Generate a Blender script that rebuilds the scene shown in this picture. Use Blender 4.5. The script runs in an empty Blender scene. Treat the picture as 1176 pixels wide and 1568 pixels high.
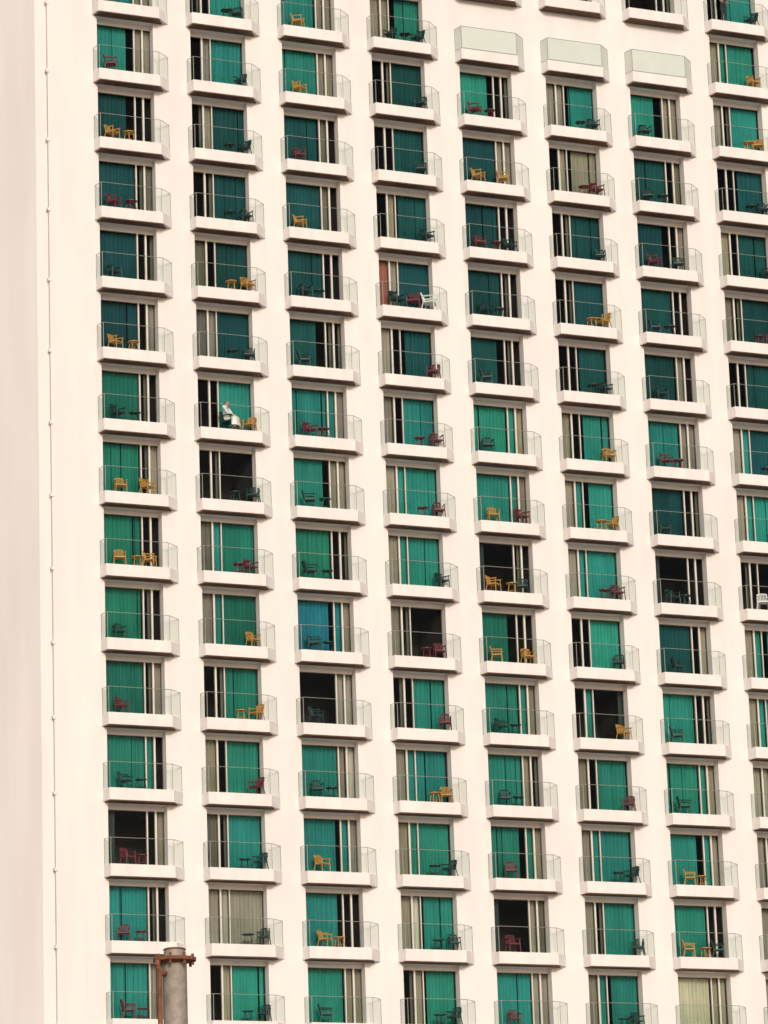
import bpy, math, random
from mathutils import Vector, Matrix
random.seed(7)
sc=bpy.context.scene
LINK=sc.collection.objects.link
# ------------------------------------------------------------------ dims
W=3.985; H=2.9; RW=2.38; D=0.36; P=0.5
Z0=53.87                      # floor level of storey 0
KMIN,KMAX=-6,18
NC=11
def zf(k): return Z0-H*k
SL_T=0.08; SL_B=-0.42; CEIL=2.48; HEAD=2.29
# ------------------------------------------------------------------ materials
def mat(name,color=(.8,.8,.8),rough=.6,metal=0,attr=None,noise=None,bump=None,spec=None):
    m=bpy.data.materials.new(name); m.use_nodes=True
    nt=m.node_tree; N=nt.nodes; L=nt.links; b=N["Principled BSDF"]
    b.inputs["Base Color"].default_value=(*color,1); b.inputs["Roughness"].default_value=rough
    b.inputs["Metallic"].default_value=metal
    if spec is not None: b.inputs["Specular IOR Level"].default_value=spec
    src=None
    if attr:
        a=N.new("ShaderNodeAttribute"); a.attribute_name=attr; src=a.outputs["Color"]
    tc=N.new("ShaderNodeTexCoord")
    if noise:
        for sc_,amt,stretch in noise:
            mp=N.new("ShaderNodeMapping"); mp.inputs["Scale"].default_value=stretch
            L.new(tc.outputs["Object"],mp.inputs["Vector"])
            n=N.new("ShaderNodeTexNoise"); n.inputs["Scale"].default_value=sc_; n.inputs["Detail"].default_value=2
            L.new(mp.outputs["Vector"],n.inputs["Vector"])
            mr=N.new("ShaderNodeMapRange"); mr.inputs["From Min"].default_value=.3; mr.inputs["From Max"].default_value=.7
            mr.inputs["To Min"].default_value=1-amt; mr.inputs["To Max"].default_value=1
            L.new(n.outputs["Fac"],mr.inputs["Value"])
            mx=N.new("ShaderNodeMix"); mx.data_type='RGBA'; mx.blend_type='MULTIPLY'; mx.inputs["Factor"].default_value=1
            if src is None: mx.inputs["A"].default_value=(*color,1)
            else: L.new(src,mx.inputs["A"])
            L.new(mr.outputs["Result"],mx.inputs["B"]); src=mx.outputs["Result"]
    if src is not None: L.new(src,b.inputs["Base Color"])
    if bump:
        n=N.new("ShaderNodeTexNoise"); n.inputs["Scale"].default_value=bump[0]; n.inputs["Detail"].default_value=3
        L.new(tc.outputs["Object"],n.inputs["Vector"])
        bp=N.new("ShaderNodeBump"); bp.inputs["Strength"].default_value=bump[1]; bp.inputs["Distance"].default_value=.02
        L.new(n.outputs["Fac"],bp.inputs["Height"]); L.new(bp.outputs["Normal"],b.inputs["Normal"])
    return m
def glassmat(name,tint,refl,rough=0.02):
    m=bpy.data.materials.new(name); m.use_nodes=True; nt=m.node_tree; N=nt.nodes; L=nt.links
    N.remove(N["Principled BSDF"]); out=N["Material Output"]
    t=N.new("ShaderNodeBsdfTransparent"); t.inputs[0].default_value=(*tint,1)
    g=N.new("ShaderNodeBsdfGlossy"); g.inputs["Roughness"].default_value=rough
    lw=N.new("ShaderNodeLayerWeight"); lw.inputs["Blend"].default_value=refl
    mx=N.new("ShaderNodeMixShader"); L.new(lw.outputs["Fresnel"],mx.inputs[0])
    L.new(t.outputs[0],mx.inputs[1]); L.new(g.outputs[0],mx.inputs[2]); L.new(mx.outputs[0],out.inputs[0])
    return m
M_wall=mat("painted_stucco",(.83,.772,.745),.9,noise=[(.12,.05,(1,1,1)),(1.4,.07,(1,1,.10))],spec=.2)
M_slab=mat("slab_paint",(.82,.76,.73),.85,noise=[(2.5,.10,(1,1,.4))],spec=.2)
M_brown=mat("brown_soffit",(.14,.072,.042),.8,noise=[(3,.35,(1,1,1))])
M_ceil=mat("loggia_ceiling",(.86,.80,.76),.9,spec=.2)
M_tile=mat("balcony_floor_tile",(.60,.53,.47),.7,noise=[(4,.2,(1,1,1))])
M_frame=mat("window_frame",(.70,.65,.59),.5)
M_dframe=mat("window_track_dark",(.10,.09,.08),.5)
M_cur=mat("curtain_cloth",attr="Col",rough=.85,noise=[(1.1,.25,(1,1,.5)),(14,.14,(1,1,.03))],spec=.15)
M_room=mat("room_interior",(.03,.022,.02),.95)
M_glass=glassmat("window_glass",(.88,.92,.91),.17)
M_rail=glassmat("railing_glass",(.89,.93,.91),.07)
M_frost=mat("frosted_railing_glass",(.62,.66,.59),.35,noise=[(1,.06,(1,1,1))])
M_metal=mat("railing_metal",(.34,.32,.29),.45,.3)
# ------------------------------------------------------------------ mesh builder
class MB:
    def __init__(s): s.v=[]; s.f=[]; s.c=[]
    def q(s,*p,col=None):
        b=len(s.v); s.v+=[tuple(x) for x in p]; s.f.append(tuple(range(b,b+len(p)))); s.c.append(col or (1,1,1))
    def box(s,x0,x1,y0,y1,z0,z1,col=None,skip=""):
        a=[(x0,y0,z0),(x1,y0,z0),(x1,y1,z0),(x0,y1,z0),(x0,y0,z1),(x1,y0,z1),(x1,y1,z1),(x0,y1,z1)]
        F={'b':(3,2,1,0),'t':(4,5,6,7),'f':(0,1,5,4),'r':(1,2,6,5),'k':(2,3,7,6),'l':(3,0,4,7)}
        for k,i in F.items():
            if k not in skip: s.q(*[a[j] for j in i],col=col)
    def prism(s,poly,z0,z1,skipsides=(),top=True,bot=True,col=None):
        n=len(poly)
        for i in range(n):
            if i in skipsides: continue
            a=poly[i]; b=poly[(i+1)%n]
            s.q((a[0],a[1],z0),(b[0],b[1],z0),(b[0],b[1],z1),(a[0],a[1],z1),col=col)
        if top: s.q(*[(p[0],p[1],z1) for p in poly],col=col)
        if bot: s.q(*[(p[0],p[1],z0) for p in reversed(poly)],col=col)
    def tube(s,a,b,r,n=6,r2=None,col=None):
        a=Vector(a);b=Vector(b);r2=r if r2 is None else r2; d=(b-a).normalized()
        up=Vector((0,0,1)) if abs(d.z)<.9 else Vector((1,0,0)); x=d.cross(up).normalized(); y=d.cross(x)
        A=[a+(x*math.cos(t)+y*math.sin(t))*r for t in [2*math.pi*i/n for i in range(n)]]
        B=[b+(x*math.cos(t)+y*math.sin(t))*r2 for t in [2*math.pi*i/n for i in range(n)]]
        for i in range(n):
            j=(i+1)%n; s.q(A[i],A[j],B[j],B[i],col=col)
        s.q(*A[::-1],col=col); s.q(*B,col=col)
    def mesh(s,name,m,smooth=False):
        me=bpy.data.meshes.new(name); me.from_pydata(s.v,[],s.f); me.materials.append(m)
        ca=me.color_attributes.new("Col",'FLOAT_COLOR','CORNER'); i=0
        for fi,f in enumerate(s.f):
            for _ in f: ca.data[i].color=(*s.c[fi],1); i+=1
        if smooth:
            for p in me.polygons: p.use_smooth=True
        return me
    def obj(s,name,m,parent=None,smooth=False):
        o=bpy.data.objects.new(name,s.mesh(name,m,smooth)); LINK(o)
        if parent: o.parent=parent
        return o
hotel=bpy.data.objects.new("hotel_building",None); LINK(hotel)
wall,slab,brown,ceil,tile,frame,dframe,cur,room,glass,rail,frost,metal=[MB() for _ in range(13)]
# ------------------------------------------------------------------ cell data  curtain, inner pane, outer pane, furniture
cells={
0:{-2:"T l l r",-1:"T l l r",0:"D d d y",1:"D d g r",2:"D d d g",3:"D d l y",4:"G d d g",5:"G d l yy",6:"G d d yy",7:"G d d g",8:"G d l r",9:"T t d g",10:"N d l r",11:"T d d r",12:"T l l r"},
1:{-2:"T d d g",-1:"T l d g",0:"D l d g",1:"D d d g",2:"D d g y",3:"D l g g",4:"T d d y",5:"N d d g",6:"G t g r",7:"G t l y",8:"G d d y",9:"T d l r",10:"T d g g",11:"B b l g",12:"T l d g"},
2:{-2:"T l l y",-1:"T l l y",0:"D g d r",1:"D g d y",2:"D d d g",3:"D d d g",4:"T t l r",5:"T l l g",6:"G d d g",7:"U u l g",8:"N l l g",9:"T l w g",10:"T t l y",11:"T d d y",12:"T l l g"},
3:{-3:"T l t g",-2:"T l l gg",-1:"D d d g",0:"D d d g",1:"D l d g",2:"D l r g",3:"D d l r",4:"T d l r",5:"T t l r",6:"T t l g",7:"N d l r",8:"T d d r",9:"T t l y",10:"T t l g",11:"T w l g",12:"T l d g"},
4:{-3:"N d d -",-2:"X",-1:"T d d r",0:"D l l yy",1:"D d d rg",2:"D d d g",3:"D d d g",4:"T t l g",5:"T t l yr",6:"N d d yg",7:"G d d yy",8:"T t l g",9:"T l d g",10:"T t l r",11:"N l g r",12:"T l l r"},
5:{-3:"N d d -",-2:"X",-1:"T l l g",0:"B l d r",1:"D d d g",2:"D d d y",3:"D d d g",4:"T d l y",5:"T t l y",6:"T t l r",7:"T d d g",8:"N t d y",9:"T d l r",10:"T t l g",11:"T d l g",12:"T t l g"},
6:{-3:"N d d -",-2:"X",-1:"T l l g",0:"D d g g",1:"D d l rg",2:"D d d g",3:"D l d g",4:"T l l r",5:"D d d g",6:"N d d g",7:"D d l g",8:"T d d g",9:"T t l g",10:"T t l y",11:"T d d yg",12:"C b b -"},
7:{-3:"T d d g",-2:"T t l y",-1:"T d l y",0:"D d d g",1:"D d l g",2:"D d l r",3:"D d d r",4:"D t l g",5:"T t l g",6:"N d d -",7:"T t l r",8:"T t l -",9:"C b b -",10:"T t l g",11:"T t l -",12:"T t l -"},
}
CUR={'T':(.034,.315,.275),'D':(.012,.090,.100),'G':(.020,.225,.165),'U':(.022,.22,.32),'B':(.33,.30,.24),'C':(.58,.54,.45),
     'l':(.40,.34,.28),'g':(.20,.18,.145),'w':(.75,.68,.6),'t':(.034,.32,.28),'u':(.02,.26,.34),'b':(.42,.38,.30),'r':(.42,.15,.11)}
FUR=[]
def curtain(x0,x1,z0,z1,c,y):
    per=random.uniform(.13,.2); amp=random.uniform(.012,.026); ph=random.uniform(0,6)
    n=max(4,int((x1-x0)/.026)); 
    pr=None
    w1=random.uniform(0,6)
    for i in range(n+1):
        x=x0+(x1-x0)*i/n
        a=2*math.pi*(x+.03*math.sin(x*5+w1))/per+ph
        yy=y+amp*math.sin(a)*(1+.4*math.sin(x*9+w1))
        if pr: cur.q((pr[0],pr[1],z0),(x,yy,z0),(x,yy,z1),(pr[0],pr[1],z1),col=c)
        pr=(x,yy)
def make_cell(c,k):
    u=c*W; z=zf(k); odd=(c%2==0)
    s=cells.get(c,{}).get(k)
    if s is None:
        cc='T' if k<0 or k>4 else 'D'
        s="%s %s %s %s"%(random.choice([cc]*6+['N','G']),random.choice('dtl'),random.choice('ddl'),random.choice('rgyg'))
    blank=(s=="X")
    # slab
    A=(u-.20,0);B=(u-.10,-P);C=(u+2.48,-P);E=(u+3.04,0)
    poly=[A,B,C,E]
    slab.prism(poly,z+SL_B+.04,z+SL_T,skipsides=(3,))
    ins=.02
    pb=[(A[0]+.1,0),(B[0]+.06,-P+ins),(C[0]-ins,-P+ins),(E[0]-.25,0)]
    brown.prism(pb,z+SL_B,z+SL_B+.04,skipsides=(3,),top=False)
    # rail
    zr0=z+SL_T+.04; zr1=z+1.08
    r=.03
    rp=[(A[0]+r,-.01),(B[0]+r,-P+r),(C[0]-r,-P+r),(E[0]-r-.02,-.01)]
    G=frost if blank else rail
    for i in range(3):
        a,b=rp[i],rp[i+1]
        G.q((a[0],a[1],zr0),(b[0],b[1],zr0),(b[0],b[1],zr1),(a[0],a[1],zr1))
        metal.tube((a[0],a[1],zr1),(b[0],b[1],zr1),.012,5)
    for p in rp: metal.tube((p[0],p[1],z+SL_T),(p[0],p[1],zr1),.012,5)
    # spandrel (below floor level of this storey down to ceiling of the one below)
    wall.q((u,0,z+CEIL-H),(u+RW,0,z+CEIL-H),(u+RW,0,z),(u,0,z))
    if blank:
        wall.q((u,0,z),(u+RW,0,z),(u+RW,0,z+CEIL),(u,0,z+CEIL)); return
    # recess
    zt0=z+SL_T
    tile.q((u,0,zt0),(u+RW,0,zt0),(u+RW,D,zt0),(u,D,zt0))
    ceil.q((u,D,z+CEIL),(u+RW,D,z+CEIL),(u+RW,0,z+CEIL),(u,0,z+CEIL))
    wall.q((u+RW,0,z),(u+RW,D,z),(u+RW,D,z+CEIL),(u+RW,0,z+CEIL))
    wall.q((u,D,z),(u,0,z),(u,0,z+CEIL),(u,D,z+CEIL))
    wall.q((u,D,z+HEAD),(u+RW,D,z+HEAD),(u+RW,D,z+CEIL),(u,D,z+CEIL))
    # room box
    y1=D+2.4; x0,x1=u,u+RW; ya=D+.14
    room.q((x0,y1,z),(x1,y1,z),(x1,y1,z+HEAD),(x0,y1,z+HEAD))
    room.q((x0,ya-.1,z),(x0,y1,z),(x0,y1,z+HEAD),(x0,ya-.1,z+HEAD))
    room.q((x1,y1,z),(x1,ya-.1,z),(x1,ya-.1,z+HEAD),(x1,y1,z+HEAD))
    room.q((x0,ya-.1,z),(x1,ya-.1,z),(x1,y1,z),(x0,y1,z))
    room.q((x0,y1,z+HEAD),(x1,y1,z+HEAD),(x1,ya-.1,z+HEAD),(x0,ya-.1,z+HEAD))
    cu,pi,po,fu=s.split()
    if odd: wide=(0,1.66); inner=(1.71,2.00); outer=(2.07,RW)
    else: wide=(1.00,RW); inner=(.65,.96); outer=(0,.58)
    zb=z+SL_T+.05; zt=z+HEAD
    def pane(r,light,dy=0):
        a,b=u+r[0],u+r[1]; fw=.022
        F=frame if light else dframe
        y=D+dy
        F.box(a,a+fw,y,y+.05,zb,zt-.002); F.box(b-fw,b,y,y+.05,zb,zt-.002)
        F.box(a+fw,b-fw,y+.002,y+.048,zt-.035,zt-.002); F.box(a+fw,b-fw,y+.002,y+.048,zb,zb+.06)
        glass.q((a+fw,y+.025,zb+.06),(b-fw,y+.025,zb+.06),(b-fw,y+.025,zt-.035),(a+fw,y+.025,zt-.035))
    pane(wide,False); pane(inner,False,.0); pane(outer,False,.0)
    frame.box(u+.001,u+RW-.001,D-.01,D+.10,z+.002,zb-.001)
    for a,b in ([(1.66,1.71),(2.00,2.07)] if odd else [(.58,.65),(.96,1.00)]):
        frame.box(u+a+.001,u+b-.001,D-.03,D+.08,zb,zt-.001)
    yc=D+.13
    zc0=z+.03; zc1=z+HEAD-.01
    tone=random.uniform(.72,1.12); hue=random.uniform(.86,1.08)
    def tn(c): return (c[0]*tone,c[1]*tone,c[2]*tone*hue)
    if cu in CUR:
        a,b=u+wide[0]+.0,u+wide[1]
        n=random.choice([1,1,2,2,3]); cuts=sorted(random.uniform(a+.3,b-.15) for _ in range(n-1))
        e=[a]+cuts+[b]
        if random.random()<.22:      # curtain not fully drawn
            if odd: e[-1]-=random.uniform(.12,.32)
            else: e[0]+=random.uniform(.12,.32)
            e=sorted(e)
        for i in range(len(e)-1):
            if e[i+1]-e[i]<.05: continue
            curtain(e[i]+.008,e[i+1]-random.choice([.010,.016,.04]),zc0,zc1,tn(CUR[cu]),yc)
    else:
        # partly drawn curtain bunched beside the opening
        if random.random()<.6:
            a=u+wide[0 if odd else 1]; sgn=1 if odd else -1
            xs=sorted((a,a+sgn*(.42 if odd else .2))); curtain(xs[0],xs[1],zc0,zc1,(.05,.07,.065),yc)
    for p,r in((pi,inner),(po,outer)):
        if p in CUR: curtain(u+r[0]-.03,u+r[1]+.0,zc0,zc1,tn(CUR[p]),yc)
        elif random.random()<.3:
            curtain(u+r[1]-.1,u+r[1],zc0,zc1,(.16,.15,.12),yc+.02)
    # furniture list
    if fu!='-':
        side=.62 if odd else 2.1; dr=1 if odd else -1
        for i,ch in enumerate(fu):
            FUR.append((c,k,ch,'chair',u+side+dr*(1.2*i)+random.uniform(-.12,.12),z,random.uniform(-1,1)+ (0.5 if odd else -.5)))
        if random.random()<.6:
            FUR.append((c,k,fu[0],'table',u+side+dr*.62+random.uniform(-.06,.06),z,random.uniform(-.4,.4)))
for c in range(NC):
    for k in range(KMIN,KMAX+1): make_cell(c,k)
ztop=zf(KMIN)+H+.9; zcb=zf(KMAX)+CEIL-H
UL=-1.0; UR=NC*W+1.5
# piers
wall.q((UL,0,0),(0,0,0),(0,0,ztop),(UL,0,ztop))
for c in range(NC):
    x0=c*W+RW; x1=(c+1)*W if c<NC-1 else UR
    wall.q((x0,0,0),(x1,0,0),(x1,0,ztop),(x0,0,ztop))
    u=c*W
    wall.q((u,0,0),(u+RW,0,0),(u+RW,0,zcb),(u,0,zcb))
    zt_=zf(KMIN)+CEIL
    wall.q((u,0,zt_),(u+RW,0,zt_),(u+RW,0,ztop),(u,0,ztop))
# projecting corner pilaster and set back side walls
q=-.10
wall.q((UL,q,0),(UL,0,0),(UL,0,ztop),(UL,q,ztop))
wall.q((-2.12,q,0),(UL,q,0),(UL,q,ztop),(-2.12,q,ztop))
wall.q((-2.12,.05,0),(-2.12,q,0),(-2.12,q,ztop),(-2.12,.05,ztop))
wall.q((-2.52,.25,0),(-2.12,.05,0),(-2.12,.05,ztop),(-2.52,.25,ztop))
wall.q((-15,17.5,0),(-2.52,.25,0),(-2.52,.25,ztop),(-15,17.5,ztop))
# body back and right, roof
wall.q((UR,0,0),(UR,22,0),(UR,22,ztop),(UR,0,ztop))
wall.q((UR,22,0),(-15,22,0),(-15,22,ztop),(UR,22,ztop))
wall.q((-15,22,0),(-15,17.5,0),(-15,17.5,ztop),(-15,22,ztop))
wall.q((UR,0,ztop),(UR,22,ztop),(-15,22,ztop),(-15,17.5,ztop),(-2.52,.25,ztop),(-2.12,.05,ztop),(-2.12,q,ztop),(UL,q,ztop),(UL,0,ztop))
for k in range(KMIN,KMAX+1):
    z=zf(k); slab.box(-2.19,-2.06,q-.04,.02,z-.22,z-.10)
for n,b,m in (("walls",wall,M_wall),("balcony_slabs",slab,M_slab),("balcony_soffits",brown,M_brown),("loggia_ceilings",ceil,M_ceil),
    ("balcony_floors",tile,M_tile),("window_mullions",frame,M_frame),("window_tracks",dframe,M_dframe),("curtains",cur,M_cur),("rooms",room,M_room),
    ("window_panes",glass,M_glass),("railing_glass_panels",rail,M_rail),("frosted_railing_panels",frost,M_frost),("railing_posts",metal,M_metal)):
    b.obj(n,m,hotel,smooth=(n=="curtains"))
# ------------------------------------------------------------------ ground
g=MB(); S=2500; g.q((-S,-S,0),(S,-S,0),(S,S,0),(-S,S,0))
g.obj("ground",mat("ground_concrete",(.42,.39,.35),.9,noise=[(.05,.2,(1,1,1)),(2,.15,(1,1,1))]))
# ------------------------------------------------------------------ furniture
def chair_mesh(m,nm):
    b=MB(); z0=.40
    for sx in(-1,1):
        b.tube((sx*.27,-.25,0),(sx*.24,-.22,.62),.022,6)          # front leg to arm
        b.tube((sx*.26,.30,0),(sx*.22,.20,.42),.022,6)            # back leg
        b.tube((sx*.22,.20,.42),(sx*.20,.30,.80),.02,6)           # back upright
        b.tube((sx*.25,-.28,.63),(sx*.23,.27,.66),.028,6)         # armrest
    b.box(-.25,.25,-.24,.22,z0-.02,z0+.03)
    n=7
    for i in range(n):
        t=-.19+.38*i/(n-1); yb=.03*(1-(t/.2)**2)
        b.tube((t,.20+yb,.42),(t*1.02,.29+yb,.80),.021,5)
    pr=None
    for i in range(9):
        t=-.21+.42*i/8; p=(t,.30+.03*(1-(t/.21)**2),.80+.04*(1-(t/.21)**2))
        if pr: b.tube(pr,p,.03,6)
        pr=p
    return b.mesh(nm,m)
def table_mesh(m,nm):
    b=MB(); n=14
    poly=[(.27*math.cos(2*math.pi*i/n),.27*math.sin(2*math.pi*i/n)) for i in range(n)]
    b.prism(poly,.47,.505)
    for a in(45,135,225,315):
        a=math.radians(a); b.tube((.25*math.cos(a),.25*math.sin(a),0),(.17*math.cos(a),.17*math.sin(a),.47),.018,6)
    b.tube((-.17,0,.16),(.17,0,.16),.012,5); b.tube((0,-.17,.17),(0,.17,.17),.012,5)
    return b.mesh(nm,m)
FM={'r':mat("red_plastic",(.15,.022,.035),.5),'y':mat("yellow_plastic",(.50,.25,.05),.5),'g':mat("dark_green_plastic",(.009,.04,.038),.5),
    'w':mat("white_plastic",(.75,.74,.72),.5)}
CM={k:chair_mesh(m,"chair_"+k) for k,m in FM.items()}; TM={k:table_mesh(m,"table_"+k) for k,m in FM.items()}
for c,k,ch,kind,x,z,rot in FUR:
    if k<-5 or k>14 or (c,k)==(3,2): continue
    o=bpy.data.objects.new("balcony_chair" if kind=='chair' else "balcony_side_table",(CM if kind=='chair' else TM)[ch]); LINK(o)
    y=-.13 if kind=='chair' else -.15
    o.location=(x,y,z+SL_T+.002); o.rotation_euler=(0,0,rot); s=random.uniform(.82,.9); o.scale=(s,s,s)
# ------------------------------------------------------------------ people
SKIN=mat("skin",(.45,.25,.17),.6); HAIR=mat("hair",(.03,.02,.015),.7)
CL={'white':mat("white_cloth",(.78,.76,.72),.9),'dark':mat("dark_cloth",(.03,.035,.045),.9)}
def person(name,loc,rot,pose,top,bottom,longrobe=False):
    if pose=='sit':
        J={'pel':(0,.10,.52,.15),'wai':(0,.12,.70,.135),'che':(0,.10,.92,.155),'nek':(0,.08,1.08,.06),'hd0':(0,.06,1.18,.085),'hd1':(0,.05,1.28,.085),
           'hipL':(.10,.05,.50,.10),'kneL':(.14,-.36,.50,.065),'ankL':(.15,-.36,.10,.042),'toeL':(.16,-.55,.04,.036),
           'shL':(.18,.09,1.00,.062),'elL':(.27,-.04,.75,.046),'wrL':(.16,-.25,.66,.032),'haL':(.13,-.32,.63,.03)}
    else:
        J={'pel':(0,0,.93,.14),'wai':(0,0,1.10,.12),'che':(0,.01,1.32,.15),'nek':(0,.0,1.49,.058),'hd0':(0,-.01,1.58,.08),'hd1':(0,-.01,1.68,.083),
           'hipL':(.09,0,.88,.10),'kneL':(.11,-.03,.49,.062),'ankL':(.12,.02,.09,.042),'toeL':(.13,-.15,.04,.035),
           'shL':(.18,.01,1.42,.06),'elL':(.26,.02,1.13,.045),'wrL':(.22,-.18,1.00,.031),'haL':(.20,-.26,.99,.03)}
    for kx in list(J):
        if kx.endswith('L'):
            x,y,z,r=J[kx]; J[kx[:-1]+'R']=(-x,y+(.05 if kx in('wrL','haL') else 0),z+(.03 if kx=='elL' else 0),r)
    bones=[('pel','wai','T'),('wai','che','T'),('che','nek','S'),('nek','hd0','S'),('hd0','hd1','S')]
    for s in 'LR':
        bones+=[('pel','hip'+s,'B'),('hip'+s,'kne'+s,'B'),('kne'+s,'ank'+s,'B' if not longrobe else 'S'),('ank'+s,'toe'+s,'H'),
                ('che','sh'+s,'T'),('sh'+s,'el'+s,'T'),('el'+s,'wr'+s,'T' if longrobe else 'S'),('wr'+s,'ha'+s,'S')]
    V=list(J); pos=[J[n][:3] for n in V]; rad=[J[n][3] for n in V]
    E=[(V.index(a),V.index(b)) for a,b,_ in bones]
    seg=[(Vector(J[a][:3]),Vector(J[b][:3]),m) for a,b,m in bones]
    roots=[V.index('pel')]
    for s,sg in(('L',1),('R',-1)):
        w=Vector(J['wr'+s][:3]); h=Vector(J['ha'+s][:3]); d=(h-w).normalized(); sd=Vector((1,0,0))
        for i in range(5):
            base=h-d*.02+sd*(.012*(i-1.5)) if i<4 else h-d*.04-sd*sg*.02
            ln=(.03,.037,.035,.028,.03)[i]; dn=Vector((0,0,-.012)); dd=d if i<4 else (d-sd*sg*.8).normalized()
            b=len(pos); pts=[base,base+dd*ln+dn*.4,base+dd*ln*1.7+dn*2]
            for j,pp in enumerate(pts): pos.append(tuple(pp)); rad.append(.009-.001*j)
            E+= [(b,b+1),(b+1,b+2)]; roots.append(b); seg.append((pts[0],pts[2],'S'))
    me=bpy.data.meshes.new(name); me.from_pydata(pos,E,[]); o=bpy.data.objects.new(name,me); LINK(o)
    md=o.modifiers.new("s",'SKIN')
    for i,r in enumerate(rad):
        sv=me.skin_vertices[0].data[i]; sv.radius=(r,r*(.78 if V[i:i+1] in(['che'],['wai'],['pel']) else 1)); sv.use_root=(i in roots)
    sb=o.modifiers.new("u",'SUBSURF'); sb.levels=2; sb.render_levels=2
    dg=bpy.context.evaluated_depsgraph_get(); nm=bpy.data.meshes.new_from_object(o.evaluated_get(dg)); o.modifiers.clear(); o.data=nm
    nm.materials.clear()
    for m in (SKIN,top,bottom,HAIR): nm.materials.append(m)
    hd=Vector(J['hd1'][:3])
    for p in nm.polygons:
        p.use_smooth=True; c=p.center; best=9;bm='T'
        for a,b,m in seg:
            ab=b-a; t=max(0,min(1,(c-a).dot(ab)/ab.dot(ab))); dd=(c-a-ab*t).length
            if dd<best: best=dd;bm=m
        idx={'T':1,'B':2,'S':0,'H':3}[bm]
        if bm=='S' and (c-hd).length<.16 and c.z>hd.z-.1 and (c.y>hd.y-.01 or c.z>hd.z+.045): idx=3
        p.material_index=idx
    b=MB(); h0=Vector(J['hd0'][:3]); h=(h0+hd)/2
    b.tube(h+Vector((0,-.075,.02)),h+Vector((0,-.105,-.015)),.008,6,.014)
    for sx in(-1,1): b.tube(h+Vector((sx*.08,.0,-.01)),h+Vector((sx*.092,.01,.03)),.014,6,.016)
    f=b.obj("nose_and_ears",SKIN,o)
    b=MB()
    for sx in(-1,1): b.tube(h+Vector((sx*.03,-.07,.025)),h+Vector((sx*.03,-.086,.025)),.009,8)
    b.tube(h+Vector((-.022,-.08,-.045)),h+Vector((.022,-.08,-.045)),.006,6)
    b.obj("eyes_and_mouth",HAIR,o)
    if longrobe:
        b=MB(); n=14
        for i in range(n):
            a0=2*math.pi*i/n;a1=2*math.pi*(i+1)/n
            def pt(a,z,s): return (math.cos(a)*(.25*s+.012*math.sin(4*a)), -.30+math.sin(a)*(.15*s+.01*math.sin(5*a)),z)
            for zA,zB,sA,sB in((.56,.42,.8,1.0),(.42,.2,1.0,1.12)):
                b.q(pt(a0,zB,sB),pt(a1,zB,sB),pt(a1,zA,sA),pt(a0,zA,sA))
        b.obj("robe_skirt",top,o,True)
    o.location=loc; o.rotation_euler=(0,0,rot)
    return o
def bal(c,k,u,y=-.05): return (c*W+u,y,zf(k)+SL_T+.002)
def seat(c,k,u,rot,ch='g',y=-.1):
    o=bpy.data.objects.new("balcony_chair",CM[ch]); LINK(o); o.location=bal(c,k,u,y); o.rotation_euler=(0,0,rot)
seat(1,4,1.25,.7,y=-.05); person("person_in_white_robe",bal(1,4,1.25),.7,'sit',CL['white'],CL['white'],True)
seat(3,2,2.15,.9,'w'); seat(3,2,1.45,-.6,'r'); seat(3,2,.75,.3,'g')
person("standing_person",bal(7,-3,.75),.4,'stand',CL['dark'],CL['dark'])
seat(7,6,.9,-.4,'w')
# ------------------------------------------------------------------ rusty pole
M_pole=mat("weathered_pole",(.42,.36,.30),.7,.2,noise=[(3,.35,(1,1,.3)),(14,.3,(1,1,1))],bump=(20,.4))
M_rust=mat("rusty_iron",(.27,.105,.05),.85,.1,noise=[(10,.5,(1,1,1))],bump=(30,.6))
pole=bpy.data.objects.new("rusty_lamp_pole",None); LINK(pole); pole.location=(-35.35,-102.18,0)
def ring(b,z0,z1,r0,r1,n=32): b.tube((0,0,z0),(0,0,z1),r0,n,r1)
b=MB(); ring(b,0,5.93,.105,.098); ring(b,5.97,6.04,.092,.085); o=b.obj("shaft",M_pole,pole)
for p in o.data.polygons: p.use_smooth=len(p.vertices)==4
b=MB(); ring(b,5.925,5.945,.10,.135); ring(b,5.945,5.972,.175,.175); ring(b,6.04,6.052,.095,.08)
for i in range(8):
    a=i*math.pi/4+.2; b.tube((.15*math.cos(a),.15*math.sin(a),5.91),(.15*math.cos(a),.15*math.sin(a),6.0),.012,6)
b.obj("flange_cap",M_rust,pole)
b=MB(); pr=None
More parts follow.
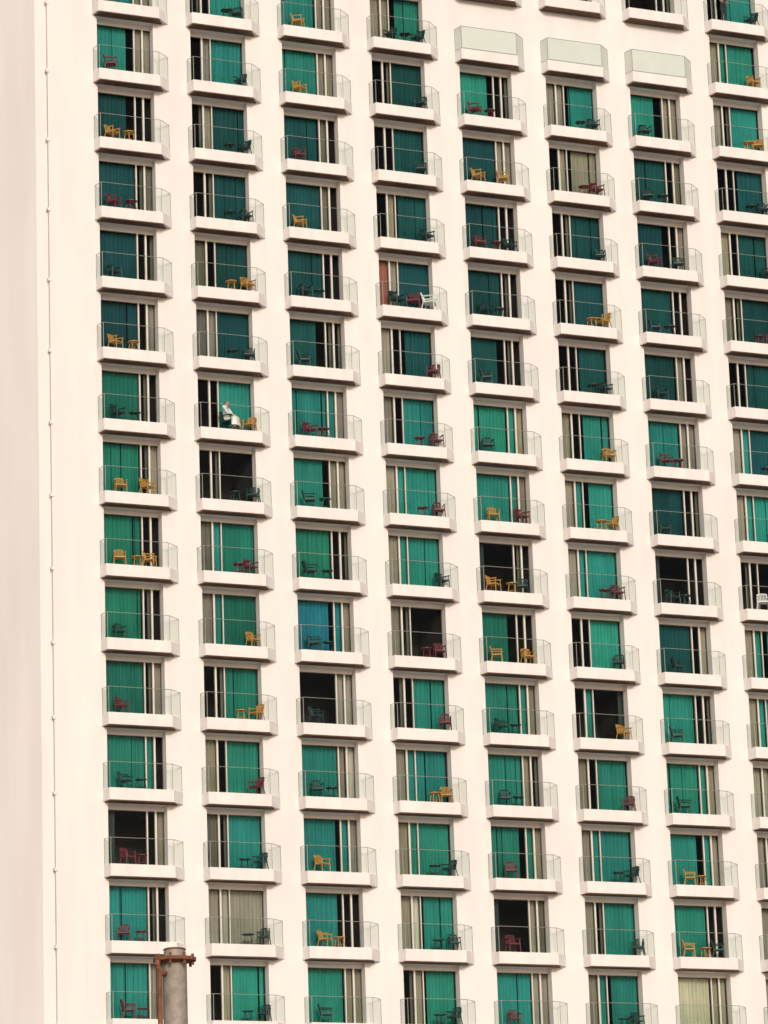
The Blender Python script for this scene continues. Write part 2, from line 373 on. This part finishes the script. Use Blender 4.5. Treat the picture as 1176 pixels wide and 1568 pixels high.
for p in [(-.165,-.06,5.94),(-.175,-.06,5.90),(-.15,-.06,5.86),(-.155,-.06,5.6),(-.15,-.06,5.2),(-.15,-.06,3.0)]:
    if pr: b.tube(pr,p,.022,8)
    pr=p
b.tube((-.15,-.06,5.84),(-.08,-.03,5.84),.024,8); b.tube((-.15,-.06,5.3),(-.08,-.03,5.3),.02,8)
b.obj("conduit",M_rust,pole)
# ------------------------------------------------------------------ light
w=bpy.data.worlds.new("World"); sc.world=w; w.use_nodes=True; nt=w.node_tree
sky=nt.nodes.new("ShaderNodeTexSky"); sky.sky_type='NISHITA'; sky.sun_disc=False
EL,AZ=math.radians(21),math.radians(194)
sky.sun_elevation=EL; sky.sun_rotation=AZ; sky.dust_density=3; sky.air_density=1
nt.links.new(sky.outputs[0],nt.nodes["Background"].inputs[0]); nt.nodes["Background"].inputs[1].default_value=.11
sl=bpy.data.lights.new("sun",'SUN'); sl.energy=1.85; sl.angle=math.radians(8); sl.color=(1,.95,.91)
so=bpy.data.objects.new("sun",sl); LINK(so)
d=Vector((math.sin(AZ)*math.cos(EL),math.cos(AZ)*math.cos(EL),math.sin(EL)))
so.rotation_euler=d.to_track_quat('Z','Y').to_euler()
# ------------------------------------------------------------------ camera
yaw,pit,rl=.4162,.2601,-.0345
fw=Vector((math.sin(yaw)*math.cos(pit),math.cos(yaw)*math.cos(pit),math.sin(pit)))
r0=Vector((math.cos(yaw),-math.sin(yaw),0)); u0=r0.cross(fw)
R=r0*math.cos(rl)+u0*math.sin(rl); U=-r0*math.sin(rl)+u0*math.cos(rl)
cd=bpy.data.cameras.new("camera"); co=bpy.data.objects.new("camera",cd); LINK(co); sc.camera=co
m=Matrix((( R.x,U.x,-fw.x,-45.7661),(R.y,U.y,-fw.y,-130.2532),(R.z,U.z,-fw.z,1.70),(0,0,0,1)))
co.matrix_world=m
cd.sensor_fit='VERTICAL'; cd.sensor_height=36; cd.sensor_width=27; cd.lens=5660/1568*36; cd.clip_end=6000
sc.view_settings.view_transform='Standard'; sc.view_settings.look='None'; sc.view_settings.exposure=0
